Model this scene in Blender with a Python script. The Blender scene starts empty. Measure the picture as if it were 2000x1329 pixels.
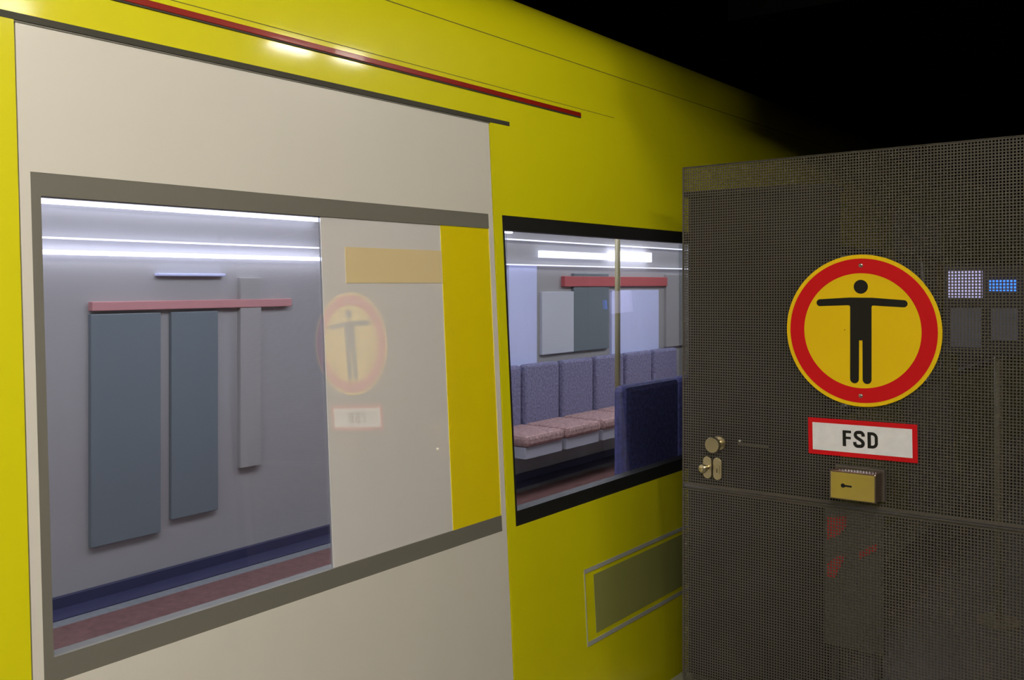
import bpy, bmesh, math, random
from mathutils import Vector, Matrix
random.seed(4)
C = bpy.context.scene.collection
PI = math.pi

# ------------------------------------------------------------------ materials
def mat(name, col, rough=.5, metal=0., coat=0., coat_rough=.05, emit=None, estr=0., noise=0., nscale=8., spec=.5, bump=0., coat_ior=1.5):
    m = bpy.data.materials.new(name); m.use_nodes = True
    nt = m.node_tree; b = nt.nodes['Principled BSDF']
    b.inputs['Base Color'].default_value = (*col, 1)
    b.inputs['Roughness'].default_value = rough
    b.inputs['Metallic'].default_value = metal
    b.inputs['Coat Weight'].default_value = coat
    b.inputs['Coat Roughness'].default_value = coat_rough
    b.inputs['Coat IOR'].default_value = coat_ior
    b.inputs['Specular IOR Level'].default_value = spec
    if emit:
        b.inputs['Emission Color'].default_value = (*emit, 1)
        b.inputs['Emission Strength'].default_value = estr
    if noise or bump:
        tc = nt.nodes.new('ShaderNodeTexCoord'); n = nt.nodes.new('ShaderNodeTexNoise')
        n.inputs['Scale'].default_value = nscale; n.inputs['Detail'].default_value = 6
        nt.links.new(tc.outputs['Object'], n.inputs['Vector'])
        if noise:
            r = nt.nodes.new('ShaderNodeValToRGB')
            r.color_ramp.elements[0].position = .3; r.color_ramp.elements[1].position = .7
            r.color_ramp.elements[0].color = (*[c*(1-noise) for c in col], 1)
            r.color_ramp.elements[1].color = (*[min(1, c*(1+noise)) for c in col], 1)
            nt.links.new(n.outputs['Fac'], r.inputs['Fac'])
            nt.links.new(r.outputs['Color'], b.inputs['Base Color'])
        if bump:
            bp = nt.nodes.new('ShaderNodeBump'); bp.inputs['Strength'].default_value = bump
            bp.inputs['Distance'].default_value = .004
            nt.links.new(n.outputs['Fac'], bp.inputs['Height'])
            nt.links.new(bp.outputs['Normal'], b.inputs['Normal'])
    return m

def glass_mat(name, tint, f0=.06, milky=0., mcol=(.7, .65, .6)):
    m = bpy.data.materials.new(name); m.use_nodes = True
    nt = m.node_tree; nt.nodes.clear(); N = nt.nodes.new; L = nt.links.new
    out = N('ShaderNodeOutputMaterial'); tr = N('ShaderNodeBsdfTransparent'); gl = N('ShaderNodeBsdfGlossy')
    tr.inputs['Color'].default_value = (*tint, 1); gl.inputs['Roughness'].default_value = .012
    gl.inputs['Color'].default_value = (1, 1, 1, 1)
    lw = N('ShaderNodeLayerWeight'); lw.inputs['Blend'].default_value = .5
    pw = N('ShaderNodeMath'); pw.operation = 'POWER'; pw.inputs[1].default_value = 4
    ma = N('ShaderNodeMath'); ma.operation = 'MULTIPLY_ADD'; ma.inputs[1].default_value = .85; ma.inputs[2].default_value = f0
    mx = N('ShaderNodeMixShader')
    L(lw.outputs['Facing'], pw.inputs[0]); L(pw.outputs[0], ma.inputs[0]); L(ma.outputs[0], mx.inputs[0])
    base = tr.outputs[0]
    if milky:
        df = N('ShaderNodeBsdfDiffuse'); df.inputs['Color'].default_value = (*mcol, 1)
        m2 = N('ShaderNodeMixShader'); m2.inputs[0].default_value = milky
        L(tr.outputs[0], m2.inputs[1]); L(df.outputs[0], m2.inputs[2]); base = m2.outputs[0]
    L(base, mx.inputs[1]); L(gl.outputs[0], mx.inputs[2]); L(mx.outputs[0], out.inputs['Surface'])
    return m

M = {}
M['yellow'] = mat('train_yellow_paint', (.75, .69, .004), .42, coat=.6, coat_rough=.10, spec=.3)
M['cream'] = mat('train_cream_paint', (.74, .70, .62), .4, coat=.6, coat_rough=.12)
M['liner'] = mat('interior_liner', (.55, .56, .60), .5)
M['rubber'] = mat('black_rubber', (.012, .012, .010), .55)
M['seal'] = mat('door_seal_grey', (.17, .16, .13), .5)
M['gap'] = mat('dark_gap', (.05, .045, .03), .6)
M['redstripe'] = mat('red_stripe', (.30, .012, .004), .35, coat=.4)
M['glass'] = glass_mat('window_glass', (.80, .82, .82), .07)
M['doorglass'] = glass_mat('door_window_glass', (.80, .82, .84), .08)
M['film'] = glass_mat('milky_film_glass', (.8, .8, .8), .32, .96, (.99, .95, .92))
M['ystrip'] = mat('yellow_contrast_strip', (.85, .68, .003), .3, coat=.6)
M['pstrip'] = glass_mat('pale_yellow_film', (.8, .8, .8), .10, .85, (.95, .76, .42))
M['intwall'] = mat('interior_wall', (.36, .345, .33), .5)
M['intfloor'] = mat('train_floor_red', (.16, .075, .065), .5, noise=.25, nscale=30)
M['intfloor2'] = mat('train_floor_grey', (.20, .21, .21), .5, noise=.15, nscale=40)
M['skirt'] = mat('dark_blue_skirting', (.035, .035, .085), .5)
M['fardark'] = mat('dark_far_glass', (.17, .20, .21), .35)
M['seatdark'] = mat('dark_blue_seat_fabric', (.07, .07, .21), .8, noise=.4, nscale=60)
M['seatblue'] = mat('blue_seat_fabric', (.20, .19, .30), .8, noise=.4, nscale=60)
M['seatpurple'] = mat('purple_seat_fabric', (.42, .26, .24), .8, noise=.4, nscale=60)
M['seatshell'] = mat('grey_seat_shell', (.45, .46, .52), .4)
M['panelw'] = mat('pale_partition', (.62, .66, .92), .4)
M['adred'] = mat('red_advert', (.5, .10, .10), .5)
M['adpink'] = mat('pink_advert', (.55, .25, .24), .5)
M['polew'] = mat('yellow_pole_paint', (.28, .24, .12), .35)
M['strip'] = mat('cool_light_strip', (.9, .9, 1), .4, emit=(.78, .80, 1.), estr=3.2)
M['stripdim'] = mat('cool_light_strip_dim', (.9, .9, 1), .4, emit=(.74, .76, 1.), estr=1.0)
M['ceilpanel'] = mat('ceiling_light_panel', (.9, .9, 1), .4, emit=(.86, .87, 1.), estr=5.)
M['hatch'] = mat('pale_grey_hatch', (.42, .42, .36), .5)
M['hatchin'] = mat('hatch_mesh_grey', (.30, .30, .08), .6)
M['gate'] = mat('gate_bronze_coating', (.080, .069, .058), .5, metal=.0, noise=.10, nscale=5, spec=.5)
M['nickel'] = mat('brushed_nickel', (.66, .58, .40), .28, metal=1.)
M['nickelbox'] = mat('satin_steel_box', (.62, .50, .38), .25, metal=1.)
M['hole'] = mat('keyhole_black', (.003, .003, .003), .8)
M['signyellow'] = mat('sign_yellow', (.93, .62, .002), .55, spec=.25)
M['signred'] = mat('sign_red', (.68, .002, .008), .55, spec=.25)
M['signblack'] = mat('sign_black', (.010, .009, .007), .55, spec=.3)
M['signwhite'] = mat('sign_white', (.84, .83, .88), .45, noise=.05, nscale=30)
M['screw'] = mat('screw_steel', (.6, .58, .55), .3, metal=1.)
M['floor'] = mat('platform_floor_stone', (.10, .088, .075), .4, noise=.2, nscale=20)
M['ceil'] = mat('station_ceiling_paint', (.16, .15, .13), .7)
M['black'] = mat('light_block_black', (.0012, .0012, .0012), 1., spec=0.)  # near-black so the added light-blocking beam stays invisible
M['unlit'] = mat('unlit_dark_concrete', (.012, .012, .011), .9, noise=.3, nscale=3)  # near-black tone puts the darkness of the unlit tunnel into the colour
M['ballast'] = mat('track_ballast', (.03, .027, .024), .95, noise=.5, nscale=30, bump=1)
M['wall'] = mat('station_wall_tile', (.20, .17, .13), .5, noise=.1, nscale=4)
WARM = (1., .95, .85)
M['lamp'] = mat('warm_tube', (1, 1, .9), .4, emit=WARM, estr=24.)
M['lampback'] = mat('warm_tube_back', (1, 1, .9), .4, emit=WARM, estr=115.)
M['lampfar'] = mat('warm_tube_far', (1, 1, .9), .4, emit=WARM, estr=50.)
M['lampgate'] = mat('warm_tube_small', (1, 1, .9), .4, emit=WARM, estr=60.)
M['housing'] = mat('lamp_housing', (.35, .35, .33), .4)
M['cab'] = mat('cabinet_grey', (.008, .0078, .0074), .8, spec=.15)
M['rack'] = mat('rack_dark', (.03, .03, .035), .5)
M['scrw'] = mat('white_violet_screen', (.1, .1, .1), .3, emit=(.55, .52, .9), estr=.42)
M['scrb'] = mat('blue_screen', (.02, .02, .1), .3, emit=(.03, .16, 1.), estr=1.1)
M['scrd'] = mat('dim_screen', (.05, .05, .07), .3, emit=(.30, .32, .45), estr=.06)
M['boardred'] = mat('board_red', (.85, .02, .015), .5)
M['boardwhite'] = mat('board_grey', (.10, .10, .09), .5)
M['darkframe'] = mat('dark_frame', (.36, .345, .32), .5)

# ------------------------------------------------------------------ helpers
def link_mesh(name, verts, faces, m, parent=None, smooth=False, bevel=0., mats=None, fm=None, segs=2):
    me = bpy.data.meshes.new(name); me.from_pydata(verts, [], faces)
    for mm in (mats or [m]): me.materials.append(mm)
    if fm:
        for p, i in zip(me.polygons, fm): p.material_index = i
    me.update()
    bm = bmesh.new(); bm.from_mesh(me); bmesh.ops.recalc_face_normals(bm, faces=bm.faces)
    bm.to_mesh(me); bm.free()
    o = bpy.data.objects.new(name, me); C.objects.link(o)
    if parent: o.parent = parent; o.matrix_parent_inverse = Matrix.Identity(4)
    if smooth:
        for p in me.polygons: p.use_smooth = True
    if bevel:
        b = o.modifiers.new('bevel', 'BEVEL'); b.width = bevel; b.segments = segs; b.limit_method = 'ANGLE'
        if smooth: 
            try: me.set_sharp_from_angle(angle=.7)
            except Exception: pass
    return o

class G:
    """collects shapes for one mesh"""
    def __init__(s): s.v = []; s.f = []
    def add(s, v, f):
        k = len(s.v); s.v += [tuple(p) for p in v]; s.f += [tuple(i+k for i in q) for q in f]; return s
    def box(s, x0, x1, y0, y1, z0, z1):
        v = [(x, y, z) for x in (x0, x1) for y in (y0, y1) for z in (z0, z1)]
        return s.add(v, [(0, 1, 3, 2), (4, 6, 7, 5), (0, 4, 5, 1), (2, 3, 7, 6), (0, 2, 6, 4), (1, 5, 7, 3)])
    def cyl(s, a, b, r, n=24, r2=None):
        a = Vector(a); b = Vector(b); d = (b-a).normalized(); u = d.orthogonal().normalized(); w = d.cross(u)
        r2 = r if r2 is None else r2; v = []
        for p, q in ((a, r), (b, r2)):
            for i in range(n):
                t = 2*PI*i/n; v.append(p+q*(math.cos(t)*u+math.sin(t)*w))
        f = [(i, (i+1) % n, n+(i+1) % n, n+i) for i in range(n)]
        return s.add(v, f+[tuple(range(n))[::-1], tuple(range(n, 2*n))])
    def lathe(s, o, d, prof, n=32):
        """revolve (distance along axis, radius) pairs"""
        o = Vector(o); d = Vector(d).normalized(); u = d.orthogonal().normalized(); w = d.cross(u); v = []
        for h, r in prof:
            for i in range(n):
                t = 2*PI*i/n; v.append(o+h*d+max(r, 1e-5)*(math.cos(t)*u+math.sin(t)*w))
        f = []
        for k in range(len(prof)-1):
            for i in range(n): j = (i+1) % n; f.append((k*n+i, k*n+j, (k+1)*n+j, (k+1)*n+i))
        f.append(tuple(range(n))[::-1]); f.append(tuple(range((len(prof)-1)*n, len(prof)*n)))
        return s.add(v, f)
    def prism_y(s, poly, y0, y1):
        """polygon of (x, z) extruded along y"""
        n = len(poly); v = [(x, y0, z) for x, z in poly]+[(x, y1, z) for x, z in poly]
        return s.add(v, [(i, (i+1) % n, n+(i+1) % n, n+i) for i in range(n)]+[tuple(range(n))[::-1], tuple(range(n, 2*n))])
    def ring_y(s, outer, inner, y0, y1):
        """closed band between two (x, z) loops of equal count"""
        n = len(outer); v = []
        for y in (y0, y1):
            v += [(x, y, z) for x, z in outer]; v += [(x, y, z) for x, z in inner]
        f = []
        for i in range(n):
            j = (i+1) % n
            f += [(i, j, n+j, n+i), (2*n+i, 3*n+i, 3*n+j, 2*n+j), (i, 2*n+i, 2*n+j, j), (n+i, n+j, 3*n+j, 3*n+i)]
        return s.add(v, f)
    def make(s, name, m, parent=None, **k): return link_mesh(name, s.v, s.f, m, parent, **k)

def empty(name, loc=(0, 0, 0)):
    o = bpy.data.objects.new(name, None); o.location = loc; o.empty_display_size = .1; C.objects.link(o); return o
def tag(o, label=None, cat=None, group=None, kind=None):
    if label: o['label'] = label
    if cat: o['category'] = cat
    if group: o['group'] = group
    if kind: o['kind'] = kind
    return o
def child(root, o):
    """keep world position while hanging o on root (root is only translated)"""
    o.parent = root; o.matrix_parent_inverse = Matrix.Translation(-root.location); return o

# ------------------------------------------------------------------ the train
SX = lambda z: -(1.844+.057*(z-1.52))           # leaning side wall
train = empty('underground_train', (-3.17, 5, 0))
tag(train, 'yellow underground train with a cream door and lit windows beside the platform', 'train')
def tp(g, name, m, label=None, **k):
    o = g.make(name, m, **k); child(train, o)
    if label: o['label'] = label
    return o

YB = [-4, -3.6, -2.1, -1.75, .45, .86, 2.33, 2.37, 4.62, 4.80, 6.50, 6.74, 8.14, 8.40, 10.3, 10.5, 12.4, 14]
WIN = [(-1.75, .45), (2.37, 4.62), (4.80, 6.50), (8.40, 10.3), (10.5, 12.4)]
DOOR = [(-3.6, -2.1), (.86, 2.33), (6.74, 8.14)]
ZB = [-.85, -.05, .749, 1.737, 2.045]
def body_side(far=False):
    T = .05; v = []; f = []; fm = []
    px = (lambda z, t: SX(z)-t) if not far else (lambda z, t: -6.34-SX(z)+t)
    def q(a, mi):
        k = len(v); v.extend(a); f.append(tuple(range(k, k+4))); fm.append(mi)
    def solid(i, j):
        if i < 0 or j < 0 or i >= len(YB)-1 or j >= len(ZB)-1: return False
        y = (YB[i]+YB[i+1])/2
        if 1 <= j <= 3 and any(a < y < b for a, b in DOOR): return False
        if j == 2 and any(a < y < b for a, b in WIN): return False
        return True
    for i in range(len(YB)-1):
        for j in range(len(ZB)-1):
            if not solid(i, j): continue
            y0, y1, z0, z1 = YB[i], YB[i+1], ZB[j], ZB[j+1]
            q([(px(z0, 0), y0, z0), (px(z0, 0), y1, z0), (px(z1, 0), y1, z1), (px(z1, 0), y0, z1)], 0)
            q([(px(z0, T), y0, z0), (px(z0, T), y1, z0), (px(z1, T), y1, z1), (px(z1, T), y0, z1)], 1)
            if not solid(i-1, j): q([(px(z0, 0), y0, z0), (px(z1, 0), y0, z1), (px(z1, T), y0, z1), (px(z0, T), y0, z0)], 0)
            if not solid(i+1, j): q([(px(z0, 0), y1, z0), (px(z1, 0), y1, z1), (px(z1, T), y1, z1), (px(z0, T), y1, z0)], 0)
            if not solid(i, j-1): q([(px(z0, 0), y0, z0), (px(z0, 0), y1, z0), (px(z0, T), y1, z0), (px(z0, T), y0, z0)], 0)
            if not solid(i, j+1): q([(px(z1, 0), y0, z1), (px(z1, 0), y1, z1), (px(z1, T), y1, z1), (px(z1, T), y0, z1)], 0)
    me = bpy.data.meshes.new('body_side'); me.from_pydata(v, [], f)
    me.materials.append(M['yellow']); me.materials.append(M['liner'])
    for p, i in zip(me.polygons, fm): p.material_index = i
    bm = bmesh.new(); bm.from_mesh(me); bmesh.ops.remove_doubles(bm, verts=bm.verts, dist=1e-5)
    bmesh.ops.recalc_face_normals(bm, faces=bm.faces); bm.to_mesh(me); bm.free()
    o = bpy.data.objects.new('body_side', me); C.objects.link(o); child(train, o); return o
body_side()

# roof shell, rounded shoulders, smooth spline through measured profile
prof = [(1.875, 2.045), (1.880, 2.12), (1.8855, 2.19), (1.895, 2.26), (1.910, 2.325), (1.935, 2.39), (1.968, 2.445), (2.012, 2.495), (2.070, 2.54), (2.150, 2.58), (2.27, 2.617), (2.45, 2.65), (2.75, 2.675), (3.17, 2.685)]
def catmull(P, n=5):
    o = []
    for i in range(len(P)-1):
        p0 = P[max(i-1, 0)]; p1 = P[i]; p2 = P[i+1]; p3 = P[min(i+2, len(P)-1)]
        for k in range(n):
            t = k/n; o.append(tuple(.5*(2*b+(c-a)*t+(2*a-5*b+4*c-d)*t*t+(3*b-a-3*c+d)*t**3) for a, b, c, d in zip(p0, p1, p2, p3)))
    return o+[P[-1]]
half = catmull(prof)
outer = [(-x, z) for x, z in half]+[(-6.34+x, z) for x, z in half[::-1][1:]]
def inset(P, d):
    r = []
    for i, (x, z) in enumerate(P):
        a = P[max(i-1, 0)]; b = P[min(i+1, len(P)-1)]; tx, tz = b[0]-a[0], b[1]-a[1]; l = math.hypot(tx, tz)
        nx, nz = tz/l, -tx/l
        r.append((x-abs(nx)*d*(1 if x > -3.17 else -1), z-abs(nz)*d))
    return r
inner = inset(outer, .05)
g = G(); n = len(outer)
for a, y in ((outer, -4), (outer, 14), (inner, -4), (inner, 14)): g.v += [(x, y, z) for x, z in a]
for i in range(n-1):
    g.f += [(i, i+1, n+i+1, n+i), (2*n+i, 3*n+i, 3*n+i+1, 2*n+i+1), (i, 2*n+i, 2*n+i+1, i+1), (n+i, n+i+1, 3*n+i+1, 3*n+i)]
g.f += [(0, n, 3*n, 2*n), (n-1, 3*n-1, 4*n-1, 2*n-1)]
o = tp(g, 'roof', M['yellow'], smooth=True); o.data.set_sharp_from_angle(angle=.6)
# thin roof seam and raised drip line, following the shell
def xat(z):
    for (x0, z0), (x1, z1) in zip(half, half[1:]):
        if z0 <= z <= z1: return -(x0+(x1-x0)*(z-z0)/(z1-z0))
    return -half[-1][0]
tp(G().prism_y([(xat(2.322)+.0006, 2.322), (xat(2.3245)+.0006, 2.3245), (xat(2.3245)-.01, 2.3245), (xat(2.322)-.01, 2.322)], -4, 14), 'roof_seam', M['gap'])
tp(G().prism_y([(xat(2.151)+.0006, 2.151), (xat(2.1525)+.0006, 2.1525), (xat(2.1525)-.01, 2.1525), (xat(2.151)-.01, 2.151)], -4, 3.1), 'roof_seam', M['gap'])
tp(G().prism_y([(xat(2.12)+.005, 2.1215), (xat(2.137)+.005, 2.1370), (xat(2.137)-.01, 2.1370), (xat(2.12)-.01, 2.1215)], -4, 2.86), 'red_roof_stripe', M['redstripe'], 'dark red stripe along the roof edge', bevel=.0015)
tp(G().prism_y([(xat(2.118)+.0035, 2.1175), (xat(2.1215)+.0035, 2.1215), (xat(2.1215)-.01, 2.1215), (xat(2.118)-.01, 2.1175)], -4, 2.86), 'stripe_dark_edge', M['gap'])  # thin dark edge strip directly beneath the red stripe

def slab(y0, y1, z0, z1, d0, d1):
    """slab following the leaning side; d0, d1 = distance in from the skin (negative sticks out)"""
    return [(SX(z0)-d0, z0), (SX(z1)-d0, z1), (SX(z1)-d1, z1), (SX(z0)-d1, z0)], y0, y1
def near(g, *a):
    return g.prism_y(*slab(*a))

def frame_ring(g, y0, y1, z0, z1, w, d0, d1, u=None):
    u = u or w
    near(g, y0, y1, z0, z0+w, d0, d1); near(g, y0, y1, z1-w, z1, d0, d1)
    near(g, y0, y0+u, z0+w, z1-w, d0, d1); near(g, y1-u, y1, z0+w, z1-w, d0, d1)
    return g

# side windows
for a, b in WIN:
    fr = tp(frame_ring(G(), a, b, .749, 1.737, .047, .002, .045, .012), 'window', M['rubber'])
    p = near(G(), a+.008, b-.008, .79, 1.70, .010, .016).make('pane', M['glass'])
    p.parent = fr; p.matrix_parent_inverse = Matrix.Identity(4)

def hang(o, par):
    """second-level child: parent sits at the world origin offset of its own"""
    o.parent = par; o.matrix_parent_inverse = Matrix.Identity(4); return o

# doors on the platform side
def door(y0, y1, strips):
    d = G()
    zb, zt = -.04, 2.030
    near(d, y0+.004, y1-.004, zb, .749, .003, .045); near(d, y0+.004, y1-.004, 1.737, zt, .003, .045)
    near(d, y0+.004, y0+.025, .749, 1.737, .003, .045); near(d, y1-.025, y1-.004, .749, 1.737, .003, .045)
    D = tp(d, 'door', M['cream'], 'wide cream sliding door')
    s = G(); near(s, y0+.025, y1-.025, .749, .797, .004, .04); near(s, y0+.025, y1-.025, 1.691, 1.737, .004, .04)
    near(s, y0+.025, y0+.045, .797, 1.691, .004, .04)
    hang(s.make('window_seal', M['seal']), D)
    ya, yb, yc = y0+.045, y0+.76, y0+1.22
    hang(near(G(), ya, yb, .795, 1.693, .010, .016).make('pane', M['doorglass']), D)
    hang(near(G(), yb, yc, .795, 1.693, .008, .016).make('milky_pane', M['film']), D)
    if strips:
        hang(near(G(), yc, y1-.025, .797, 1.691, .006, .03).make('contrast_strip', M['ystrip']), D)['label'] = 'bright yellow upright strip beside the door glass'
        hang(near(G(), yb+.08, yc, 1.520, 1.615, .0065, .0078).make('sticker_band', M['pstrip']), D)
    else:
        hang(near(G(), yc, y1-.025, .797, 1.691, .006, .03).make('contrast_strip', M['ystrip']), D)
    return D
for i, (a, b) in enumerate(DOOR): door(a, b, i == 1)
# header gap over the doors
for a, b in DOOR:
    tp(near(G(), a-.3 if a > 0 else a, b+.1, 2.0305, 2.0445, -.0012, .03), 'door_header_gap', M['gap'])
tp(near(G(), .86, 2.33, 2.0265, 2.0300, .001, .01), 'door_drip_lip', M['seal'])
# pale hatch low on the yellow side
h = tp(frame_ring(G(), 2.74, 4.0, .262, .525, .014, -.003, .01, .003), 'service_hatch', M['hatch'], 'pale framed hatch low on the yellow side')
hh = near(G(), 2.80, 3.94, .292, .495, -.001, .01).make('hatch_plate', M['hatchin']); hang(hh, h)

# the interior
tp(G().box(-4.45, -1.90, -4, 14, -.06, 0), 'interior_floor', M['intfloor2'])
tp(G().box(-4.10, -2.00, -3.9, 13.9, 0, .006), 'floor_runner', M['intfloor'])
tp(G().box(-4.345, -4.19, -3.9, 13.9, 0, .005), 'floor_border', M['skirt'])
tp(G().box(-4.30, -1.97, -4, 14, 2.22, 2.25), 'interior_ceiling', M['liner'])
tp(G().box(-4.50, -4.36, -4, 14, -.85, 2.045), 'far_side_wall', M['intwall'])
tp(G().box(-4.36, -4.33, -4, 14, .001, .055), 'skirting', M['skirt'])
for y in (-3, -.6, 1.8, 4.2, 6.6, 9., 11.4):
    tp(G().box(-3.5, -2.85, y, y+1.7, 2.19, 2.219), 'ceiling_light', M['ceilpanel'])
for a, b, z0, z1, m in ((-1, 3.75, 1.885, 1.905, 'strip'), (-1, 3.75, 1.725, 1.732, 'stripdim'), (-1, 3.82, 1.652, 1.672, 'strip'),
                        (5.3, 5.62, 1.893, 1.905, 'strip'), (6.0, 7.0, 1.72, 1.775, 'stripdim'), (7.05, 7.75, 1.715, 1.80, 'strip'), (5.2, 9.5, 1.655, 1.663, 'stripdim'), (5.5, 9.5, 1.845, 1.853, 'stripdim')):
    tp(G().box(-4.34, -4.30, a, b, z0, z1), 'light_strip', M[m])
# far wall furnishing: doors, adverts, panels
for a, b, z0, z1, m, nm in ((2.35, 2.72, .25, 1.37, 'fardark', 'far_window'), (2.78, 3.06, .30, 1.37, 'fardark', 'far_window'), (3.2, 3.34, .5, 1.55, 'darkframe', 'far_door_post'),
                            (2.35, 3.55, 1.385, 1.43, 'adpink', 'advert_strip'), (2.7, 3.1, 1.555, 1.57, 'panelw', 'notice_strip'),
                            (5.62, 5.98, .85, 1.66, 'panelw', 'pale_panel'), (6.05, 6.5, .95, 1.45, 'liner', 'pale_panel'), (6.5, 7.05, .95, 1.6, 'fardark', 'far_window'),
                            (6.35, 8.1, 1.49, 1.575, 'adred', 'advert_strip'), (7.10, 7.95, .74, 1.455, 'panelw', 'pale_panel'), (8.1, 8.6, .9, 1.6, 'intwall', 'far_window'),
                            (-.5, 1.7, .85, 1.6, 'fardark', 'far_window'), (9., 10.6, .85, 1.6, 'fardark', 'far_window')):
    xo = {'advert_strip': .012, 'notice_strip': .012, 'far_door_post': .006}.get(nm, 0)
    tp(G().box(-4.37, -4.335+xo, a, b, z0, z1), nm, M[m], bevel=.004)
def seat(x0, x1, y0, y1, top, back_at_low_x, m1, m2):
    root = G()
    bx = (x0, x0+.07) if back_at_low_x else (x1-.07, x1)
    root.box(x0+.02, x1-.02, y0+.02, y1-.02, .30, .38)
    s = tp(root, 'seat', M['seatshell'])
    hang(G().box(x0+(.06 if back_at_low_x else 0), x1-(0 if back_at_low_x else .06), y0+.01, y1-.01, .38, .46).make('cushion', M[m2], bevel=.025), s)
    hang(G().box(*bx, y0+.01, y1-.01, .40, top).make('backrest', M[m1], bevel=.025), s)
for k in range(6): seat(-4.32, -3.86, 5.2+k*.5, 5.68+k*.5, .90, True, 'seatblue', 'seatpurple')
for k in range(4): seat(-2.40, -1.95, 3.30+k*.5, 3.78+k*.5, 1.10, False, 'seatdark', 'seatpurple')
for x, y in ((-3.0, 4.98), (-2.6, .25), (-3.0, 8.2)):
    tp(G().cyl((x, y, 0), (x, y, 2.2), .017, 16), 'grab_pole', M['polew'], smooth=True)
for y in (4.95, 8.35):
    tp(G().box(-4.33, -3.85, y, y+.02, .3, 1.9), 'partition', M['glass'])
# bogie and sole bar below the platform edge
tp(G().box(-4.3, -1.95, -4, 14, -.35, -.06), 'underframe', M['rack'])
for y in (-1.5, .6, 6.0, 8.1):
    w = G()
    for x in (-2.45, -3.9): w.cyl((x-.06, y, -.75), (x+.06, y, -.75), .40, 40)
    w.cyl((-3.9, y, -.75), (-2.45, y, -.75), .08, 16)
    tp(w, 'wheelset', M['rack'])

# ------------------------------------------------------------------ the perforated gate
GY = 2.661; SL = .01155
gate = empty('perforated_gate', (-.75, GY, 0))
tag(gate, 'dark bronze perforated sheet metal gate closing the end of the platform', 'gate')
def perforated(name, x0, x1, z0, z1, ml, mt, mb, mr, y0, th, pitch=.00815, hole=.0050):
    def lines(a, b, m0, m1):
        n = int((b-a-m0-m1)/pitch); L = [a]
        s = a+m0
        for i in range(n):
            L += [s+i*pitch, s+i*pitch+hole]
        return L+[b]
    X = lines(x0, x1, ml, mr); Z = lines(-z1, -z0, mt, mb); Z = [-z for z in Z]
    nx, nz = len(X), len(Z)
    v = [(x, y0+k*th, z+SL*(x+1.366)) for k in (0, 1) for z in Z for x in X]
    O = nx*nz; f = []
    idx = lambda i, j, k: k*O+j*nx+i
    for j in range(nz-1):
        hj = j % 2 == 1
        for i in range(nx-1):
            if hj and i % 2 == 1:
                a, b, c, d = idx(i, j, 0), idx(i+1, j, 0), idx(i+1, j+1, 0), idx(i, j+1, 0)
                f += [(a, a+O, b+O, b), (b, b+O, c+O, c), (c, c+O, d+O, d), (d, d+O, a+O, a)]
            else:
                a = idx(i, j, 0); b = idx(i+1, j, 0); c = idx(i+1, j+1, 0); d = idx(i, j+1, 0)
                f += [(a, b, c, d), (a+O, d+O, c+O, b+O)]
    for j in range(nz-1):
        for i in (0, nx-1):
            a, d = idx(i, j, 0), idx(i, j+1, 0); f.append((a, d, d+O, a+O) if i == 0 else (a, a+O, d+O, d))
    for i in range(nx-1):
        for j in (0, nz-1):
            a, b = idx(i, j, 0), idx(i+1, j, 0); f.append((a, a+O, b+O, b) if j == 0 else (a, b, b+O, a+O))
    me = bpy.data.meshes.new(name); me.from_pydata(v, [], f); me.materials.append(M['gate']); me.update()
    o = bpy.data.objects.new(name, me); C.objects.link(o); child(gate, o); return o
XL, XR = -1.366, -.10
perforated('upper_panel', XL, XR, .8905, 1.880, .0035, .0045, .0045, .006, GY, .0015)
perforated('lower_panel', XL, XR, .06, .8800, .0035, .0045, .006, .006, GY, .0015)
def slope_box(g, x0, x1, y0, y1, z0, z1):
    k = len(g.v); g.box(x0, x1, y0, y1, z0, z1)
    for i in range(k, len(g.v)):
        x, y, z = g.v[i]; g.v[i] = (x, y, z+SL*(x+1.366))
    return g
def gp(g, name, m, label=None, **k):
    o = g.make(name, m, **k); child(gate, o)
    if label: o['label'] = label
    return o
gp(slope_box(G(), XL, XR, GY+.0006, GY+.012, .8808, .8830), 'seam_lip', M['gate'])
gp(slope_box(G(), XL, XR, GY-.0035, GY+.010, .8845, .8880), 'seam_ledge', M['gate'])
# folded returns: left side, top, bottom and the hinge stile outside the picture
e = G(); slope_box(e, XL-.0020, XL+.0012, GY-.0005, GY+.008, .06, 1.880); gp(e, 'folded_edge', M['gate'])
e = G(); slope_box(e, XL, XR, GY, GY+.010, 1.8785, 1.8815); gp(e, 'folded_edge', M['gate'])
e = G(); slope_box(e, XR, XR+.06, GY-.01, GY+.05, 0, 1.93); gp(e, 'hinge_post', M['gate'], bevel=.003)
e = G(); slope_box(e, XL, XR, GY+.0, GY+.035, .055, .060); gp(e, 'folded_edge', M['gate'])

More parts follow.
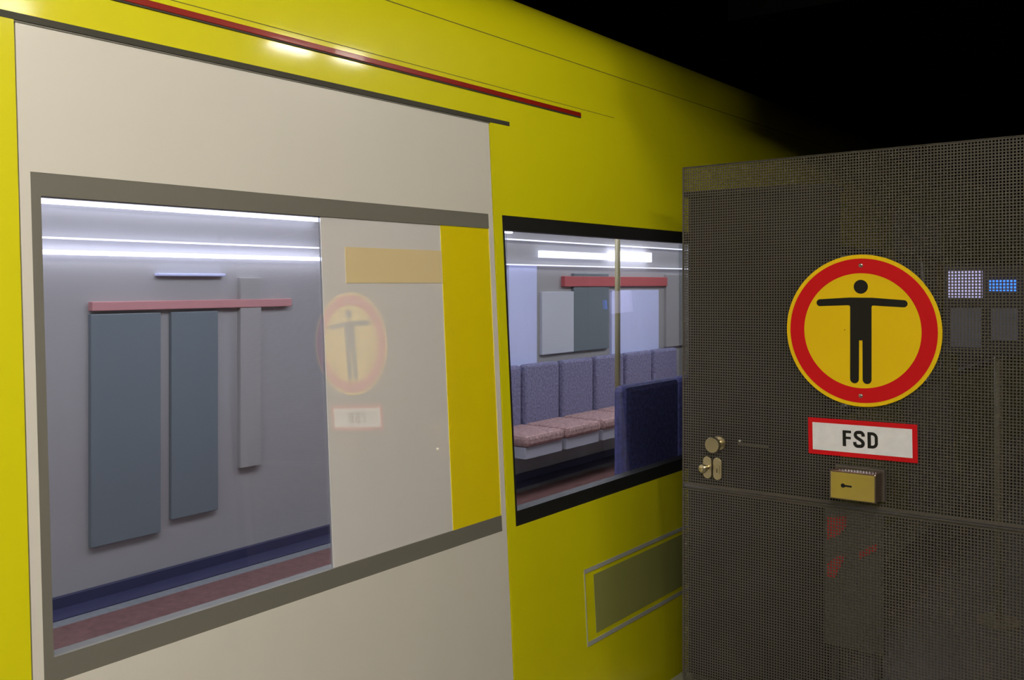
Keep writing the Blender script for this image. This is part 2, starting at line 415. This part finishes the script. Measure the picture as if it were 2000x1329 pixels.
# door knob on its rose, thumb turn and key escutcheon
N_ = Vector((0, -1, 0))
def lathe_part(x, z, pr, name, m=M['nickel'], par=None, label=None):
    o = G().lathe((x, GY, z), N_, pr, 40).make(name, m, smooth=True); o.data.set_sharp_from_angle(angle=.6)
    if par: hang(o, par)
    else: child(gate, o)
    if label: o['label'] = label
    return o
kn = lathe_part(-1.2437, 1.0325, [(0, .0215), (.004, .0215), (.006, .0200), (.006, .011), (.028, .010), (.034, .0145), (.038, .0225), (.041, .0235), (.050, .0235), (.0525, .022), (.0525, .0001)], 'door_knob', label='satin brass coloured round knob')
def oval(x, z, w, h, d0, d1, name, par=None, m=None):
    r = w/2; s = h/2-r; P = []
    for c, a0 in ((s, 0), (-s, PI)):
        for i in range(17): t = a0+PI*i/16; P.append((x+r*math.cos(t), z+c+r*math.sin(t)))
    n = len(P); v = [(a, GY-d0, b) for a, b in P]+[(a, GY-d1, b) for a, b in P]
    f = [(i, (i+1) % n, n+(i+1) % n, n+i) for i in range(n)]+[tuple(range(n))[::-1], tuple(range(n, 2*n))]
    o = link_mesh(name, v, f, m or M['nickel'], bevel=.0015 if w > .02 else 0)
    if par: hang(o, par)
    else: child(gate, o)
    return o
e1 = oval(-1.2805, .9545, .029, .068, 0, .007, 'lock_escutcheon')
e2 = oval(-1.2475, .9540, .029, .068, 0, .007, 'key_escutcheon')
lathe_part(-1.2805, .9555, [(.005, .008), (.022, .007), (.025, .010), (.030, .0125), (.037, .0135), (.042, .012), (.045, .007), (.0455, .0001)], 'thumb_turn', par=e1)
oval(-1.2475, .9530, .0155, .034, .006, .0095, 'lock_cylinder', par=e2)
oval(-1.2475, .9490, .0022, .013, .0090, .0099, 'key_slot', par=e2, m=M['hole'])
lathe_part(-1.1765, 1.0455, [(0, .004), (.003, .0038), (.0045, .001)], 'rivet', m=M['screw'])
gp(slope_box(G(), -1.185, -1.085, GY-.0022, GY, 1.031, 1.036), 'latch_plate', M['gate'])

# ------------------------------------------------------------------ round sign
S0 = Vector((-.8185, 0, 1.388))
sign = empty('prohibition_sign', (S0.x, GY-.006, S0.z))
tag(sign, 'round yellow sign with red ring and black figure, screwed to perforated gate', 'sign')
def sp(o, label=None):
    child(sign, o)
    if label: o['label'] = label
    return o
def ydisc(g, x, z, r, y0, y1, n=96, ri=None):
    if ri is None:
        v = [(x+r*math.cos(2*PI*i/n), y, z+r*math.sin(2*PI*i/n)) for y in (y0, y1) for i in range(n)]
        return g.add(v, [(i, (i+1) % n, n+(i+1) % n, n+i) for i in range(n)]+[tuple(range(n))[::-1], tuple(range(n, 2*n))])
    v = [(x+q*math.cos(2*PI*i/n), y, z+q*math.sin(2*PI*i/n)) for y in (y0, y1) for q in (r, ri) for i in range(n)]
    f = []
    for i in range(n):
        j = (i+1) % n; f += [(i, j, n+j, n+i), (2*n+i, 3*n+i, 3*n+j, 2*n+j), (i, 2*n+i, 2*n+j, j), (n+i, n+j, 3*n+j, 3*n+i)]
    return g.add(v, f)
YS = GY-.006
sp(ydisc(G(), S0.x, S0.z, .2105, YS-.002, YS).make('disc', M['signyellow'], bevel=.0006))
sp(ydisc(G(), S0.x, S0.z, .1995, YS-.0027, YS-.0018, ri=.1590).make('red_ring', M['signred']))
def flat(name, P, y0, y1, m):
    n = len(P); v = [(x, y0, z) for x, z in P]+[(x, y1, z) for x, z in P]
    return link_mesh(name, v, [(i, (i+1) % n, n+(i+1) % n, n+i) for i in range(n)]+[tuple(range(n)), tuple(range(n, 2*n))[::-1]], m)
def arc(cx, cz, r, a0, a1, n=12): return [(cx+r*math.cos(math.radians(a0+(a1-a0)*i/n)), cz+r*math.sin(math.radians(a0+(a1-a0)*i/n))) for i in range(n+1)]
# the figure: arms straight out, body, two legs, drawn clockwise from the left hand
hw = .0290; lr = .01195; gap = .0046
P = arc(-.1135, .0760, .0098, 265, 93)            # left hand, rounded
P += [(-.030, .0915), (.030, .0915)]
P += arc(.1135, .0760, .0098, 87, -85)
P += [(hw+.006, .0700)]+arc(hw+.005, .0650, .005, 90, 180, 5)[1:]
P += arc(hw-lr, -.1345, lr, 0, -180, 14)
P += [(gap, -.0270), (-gap, -.0270)]
P += arc(-(hw-lr), -.1345, lr, 0, -180, 14)
P += arc(-hw-.005, .0650, .005, 0, 90, 5)[:-1]+[(-hw-.006, .0700)]
fig = flat('person_pictogram', [(S0.x+x, S0.z+z) for x, z in P], YS-.0027, YS-.0018, M['signblack']); sp(fig)
hd = ydisc(G(), S0.x, S0.z+.1215, .0192, YS-.0027, YS-.0018, 40).make('head_dot', M['signblack']); sp(hd)
sp(ydisc(G(), S0.x-.0445, S0.z+.001, .0014, YS-.0024, YS-.0018, 10).make('speck', M['signblack']))
for s in (1, -1):
    g = G().lathe((S0.x, YS-.0018, S0.z+.1802*s), N_, [(0, .0062), (.0015, .0060), (.003, .0045), (.0034, .0001)], 20)
    o = sp(g.make('screw', M['screw'], smooth=True))
    r = G().box(S0.x-.0042, S0.x+.0042, YS-.0056, YS-.005, S0.z+.1802*s-.0007, S0.z+.1802*s+.0007); hang(r.make('slot', M['hole']), o)

# ------------------------------------------------------------------ FSD plate
fx, fz = -.8189, 1.0867; RT = math.atan(.0053/.296)
plate = empty('lettered_plate', (fx, GY-.004, fz))
tag(plate, 'white rectangular plate with red border reading FSD, below round sign', 'sign')
PW, PH = .148, .0515
def lp(o): 
    o.parent = plate; o.matrix_parent_inverse = Matrix.Identity(4); return o
lp(G().box(-PW, PW, -.0015, .0015, -PH, PH).make('backing', M['signred'], bevel=.0006))
lp(G().box(-PW+.0128, PW-.0128, -.0020, -.0012, -PH+.0128, PH-.0128).make('white_field', M['signwhite']))
plate.rotation_euler = (0, -RT, 0)
def stroke(name, pts, w, closed=False):
    """flat letter stroke of constant width along (x, z) points"""
    pts = [Vector(p) for p in pts]; n = len(pts); v = []
    for i, p in enumerate(pts):
        a = pts[(i-1) % n] if (closed or i > 0) else pts[i]; b = pts[(i+1) % n] if (closed or i < n-1) else pts[i]
        t = (b-a).normalized(); nn = Vector((-t.y, t.x)); ww = w(i/(n-1)) if callable(w) else w
        for y in (-.0026, -.0018):
            v += [(p.x+nn.x*ww/2, y, p.y+nn.y*ww/2), (p.x-nn.x*ww/2, y, p.y-nn.y*ww/2)]
    f = []
    m = n if closed else n-1
    for i in range(m):
        a, b = 4*i, 4*((i+1) % n)
        f += [(a, a+1, b+1, b), (a+2, b+2, b+3, a+3), (a, b, b+2, a+2), (a+1, a+3, b+3, b+1)]
    if not closed: f += [(0, 2, 3, 1), (4*n-4, 4*n-3, 4*n-1, 4*n-2)]
    return f, v
H = .0222; W = .0092
def letter(gs, name):
    g = G()
    for f, v in gs: g.add(v, f)
    return lp(g.make(name, M['signblack']))
fxl = -.0500
letter([stroke('', [(fxl+W/2, -H), (fxl+W/2, H)], W), stroke('', [(fxl+W-.001, H-.0036), (fxl+.0235, H-.0036)], .0072), stroke('', [(fxl+W-.001, .0015), (fxl+.0225, .0015)], .0068)], 'letter_f')
# S as a smooth stroke
sx = -.0050
ctrl = [(.0112, .0085), (.0105, .0145), (.006, .0190), (0, .0192), (-.0062, .0182), (-.0095, .0135), (-.0088, .0080), (-.0050, .0040), (.0000, .0008), (.0055, -.0028), (.0100, -.0075), (.0103, -.0135), (.0068, -.0182), (0, -.0192), (-.0065, -.0188), (-.0108, -.0145), (-.0117, -.0080)]
letter([stroke('', [(sx+a*1.02, b) for a, b in catmull(ctrl, 6)], .0090)], 'letter_s')
dx = .0180
dl = stroke('', [(dx+W/2, -H), (dx+W/2, H)], W)
bowl = [(dx+W-.001, H-.0040), (dx+.0125, H-.0040)]+[(dx+.0125+.0110*math.cos(t), (H-.0040-.0110)+.0110*math.sin(t)) for t in [PI/2*(1-i/8) for i in range(1, 9)]]
bowl += [(a, -b) for a, b in bowl[::-1]]
letter([dl, stroke('', bowl, .0082)], 'letter_d')

# ------------------------------------------------------------------ key box
bxr = empty('key_switch_box', (-.82, GY-.0005, .967))
tag(bxr, 'small satin metal box with keyhole, fixed to gate under FSD plate', 'box')
g = G().box(-.0615, .0615, -.074, .0, -.0390, .0390)
for i, (x, y, z) in enumerate(g.v): g.v[i] = (x, y, z+SL*x)
b = g.make('housing', M['nickelbox'], bevel=.0042, segs=4); b.parent = bxr
for p in b.data.polygons: p.use_smooth = True
b.data.set_sharp_from_angle(angle=.5)
b.modifiers['bevel'].harden_normals = True
g = G().box(-.0665, .0665, -.012, -.0, -.0435, .0435).make('mounting_frame', M['gate'], bevel=.002); g.parent = bxr
kx = -.0258
k = G(); n = 24
k.add([(kx+.0058*math.cos(2*PI*i/n), y, .0005+.0058*math.sin(2*PI*i/n)) for y in (-.0746, -.0735) for i in range(n)], [(i, (i+1) % n, n+(i+1) % n, n+i) for i in range(n)]+[tuple(range(n))[::-1], tuple(range(n, 2*n))])
k.box(kx+.003, kx+.0235, -.0746, -.0735, -.0022, .0028)
k.make('keyhole', M['hole']).parent = bxr

# ------------------------------------------------------------------ things behind the gate
cab = empty('signal_cabinet', (-1.30, 3.45, 0))
tag(cab, 'tall grey equipment cabinet dimly seen through the perforated gate', 'cabinet')
def cp(root, o): child(root, o); return o
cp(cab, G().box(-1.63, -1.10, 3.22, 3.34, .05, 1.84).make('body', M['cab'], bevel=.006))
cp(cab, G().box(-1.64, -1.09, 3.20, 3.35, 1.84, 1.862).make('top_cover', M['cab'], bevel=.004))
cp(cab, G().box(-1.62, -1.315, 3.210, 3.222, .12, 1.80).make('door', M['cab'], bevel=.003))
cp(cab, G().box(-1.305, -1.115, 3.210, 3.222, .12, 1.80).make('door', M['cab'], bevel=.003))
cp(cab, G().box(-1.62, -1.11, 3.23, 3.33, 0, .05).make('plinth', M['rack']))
rack = empty('screen_rack', (-.95, 4.6, 0))
tag(rack, 'post with four small screens, one glowing blue, seen through the gate', 'screen')
cp(rack, G().cyl((-.835, 4.67, 0), (-.835, 4.67, 1.55), .020, 16).make('post', M['polew'], smooth=True))
cp(rack, G().cyl((-.835, 4.67, 0), (-.835, 4.67, .012), .09, 24).make('base_plate', M['polew']))
cp(rack, G().box(-1.05, -.72, 4.60, 4.64, 1.20, 1.60).make('panel', M['rack'], bevel=.005))
for x0, x1, z0, z1, m, l in ((-1.027, -.888, 1.454, 1.578, 'scrw', 'pale violet glowing screen'), (-.859, -.752, 1.484, 1.536, 'scrb', 'bright blue glowing screen'), (-1.015, -.894, 1.231, 1.406, 'scrd', 'dim grey screen'), (-.853, -.746, 1.270, 1.410, 'scrd', 'dim grey screen')):
    o = cp(rack, G().box(x0, x1, 4.590, 4.602, z0, z1).make('screen', M[m], bevel=.002)); o['label'] = l
brd = empty('hazard_board', (-1.0, 3.17, 0))
tag(brd, 'red patched warning board standing low behind the gate beside the cabinet', 'board')
cp(brd, G().box(-1.098, -.905, 3.172, 3.185, .30, .76).make('board', M['boardwhite'], bevel=.002))
for P in ([(-1.090, .653), (-1.090, .730), (-1.027, .740), (-1.027, .707), (-1.048, .677)], [(-1.088, .527), (-1.088, .575), (-1.048, .608), (-1.028, .608), (-1.061, .532)], [(-.983, .608), (-.983, .629), (-.927, .668), (-.927, .644)]):
    cp(brd, flat('red_patch', P, 3.169, 3.1725, M['boardred']))
for x in (-1.07, -.93): cp(brd, G().box(x-.012, x+.012, 3.185, 3.21, 0, .74).make('leg', M['rack']))

# ------------------------------------------------------------------ station shell
def struct(name, g, m):
    o = g.make(name, m); o['kind'] = 'structure'; return o
struct('floor', G().box(-1.69, 7, -9, 14, -.25, 0), M['floor'])
struct('trim_1', G().box(-1.71, -1.50, -9, 14, -.27, .002), M['hatch'])
struct('floor_track', G().box(-5.6, -1.70, -9, 14, -1.4, -1.2), M['ballast'])
struct('wall_platform', G().box(-1.70, -1.69, -9, 14, -1.2, -.28), M['unlit'])
struct('wall_left', G().box(-5.8, -5.6, -9, 14, -1.4, 4.2), M['unlit'])
struct('wall_right', G().box(7, 7.2, -9, 3.0, -.25, 3.4), M['wall'])
struct('wall_back', G().box(-5.6, 7, -9.2, -9, -1.4, 4.2), M['wall'])
struct('ceiling', G().box(-1.6, 7, -9, 4.2, 3.25, 3.4), M['ceil'])
struct('ceiling_tunnel', G().box(-5.6, 7, -9, 14, 4.2, 4.4), M['unlit'])
struct('wall_tunnel', G().box(.55, .75, 3.05, 14, -.25, 4.2), M['unlit'])
struct('wall_gate', G().box(-.035, 7, 2.62, 2.80, -.25, 3.25), M['unlit'])
struct('wall_end', G().box(-5.8, 7.2, 14, 14.2, -1.4, 4.4), M['unlit'])
struct('light_block_beam', G().box(-1.38, -.035, 3.02, 3.10, 2.42, 3.25), M['black'])  # unseen beam added to keep lamp light off the train beyond the gate
struct('trim_2', G().box(-1.6, .55, 4.15, 4.25, 2.85, 3.25), M['unlit'])

def lamp(x, y, z, L, label, alongx=False, r=.02, m='lamp'):
    root = empty('tube_lamp', (x, y, z))
    tag(root, label, 'lamp', None)
    if alongx: a = G().box(-L/2, L/2, -.05, .05, .03, .09); t = G().cyl((-L/2+.03, 0, 0), (L/2-.03, 0, 0), r, 16)
    else: a = G().box(-.05, .05, -L/2, L/2, .03, .09); t = G().cyl((0, -L/2+.03, 0), (0, L/2-.03, 0), r, 16)
    a.make('housing', M['housing'], bevel=.005).parent = root
    t.make('tube', M[m]).parent = root
    for q in (-1, 1):
        p = (q*(L/2-.02), 0) if alongx else (0, q*(L/2-.02))
        G().box(p[0]-.015, p[0]+.015, p[1]-.015, p[1]+.015, -.02, .04).make('lamp_holder', M['housing']).parent = root
    s = G().box(-.012, .012, -.012, .012, .09, 3.25-z); s.make('ceiling_stem', M['housing']).parent = root
    return root
lamp(.2, 1.2, 2.95, 1.5, 'ceiling tube lamp nearest the gate, over the platform')
lamp(.2, -.7, 2.95, 1.5, 'ceiling tube lamp above and just behind the viewer', m='lampback')
lamp(.6, -2.3, 2.95, 1.5, 'ceiling tube lamp far behind the viewer', m='lampback')
lamp(2.6, .6, 2.95, 1.5, 'ceiling tube lamp over the far side of the platform near the gate', m='lampfar')
lamp(2.6, -1.6, 2.95, 1.5, 'ceiling tube lamp over the far side of the platform behind the viewer', m='lampfar')
lamp(-.50, 2.72, 2.76, .30, 'short low-hung ceiling lamp over the gate, nearer the middle of the platform', m='lampgate', r=.010)
lamp(-.74, 2.84, 2.67, .24, 'short low-hung ceiling lamp over the gate, nearer the train', m='lampgate', r=.010)

# ------------------------------------------------------------------ camera and view
sc = bpy.context.scene
cam = bpy.data.cameras.new('camera'); co = bpy.data.objects.new('camera', cam); C.objects.link(co)
cam.sensor_fit = 'HORIZONTAL'; cam.sensor_width = 36; cam.lens = 36*1840/2000
cam.shift_y = -(664.5-553)/2000
cam.clip_start = .02
co.location = (0, 0, 1.52); co.rotation_euler = (PI/2, 0, math.atan(1410/1840))
sc.camera = co
w = bpy.data.worlds.new('world'); w.use_nodes = True; sc.world = w
w.node_tree.nodes['Background'].inputs['Color'].default_value = (0, 0, 0, 1)
sc.view_settings.view_transform = 'Standard'; sc.view_settings.look = 'None'
sc.view_settings.gamma = 1; sc.view_settings.use_curve_mapping = False
sc.view_settings.exposure = 1.05
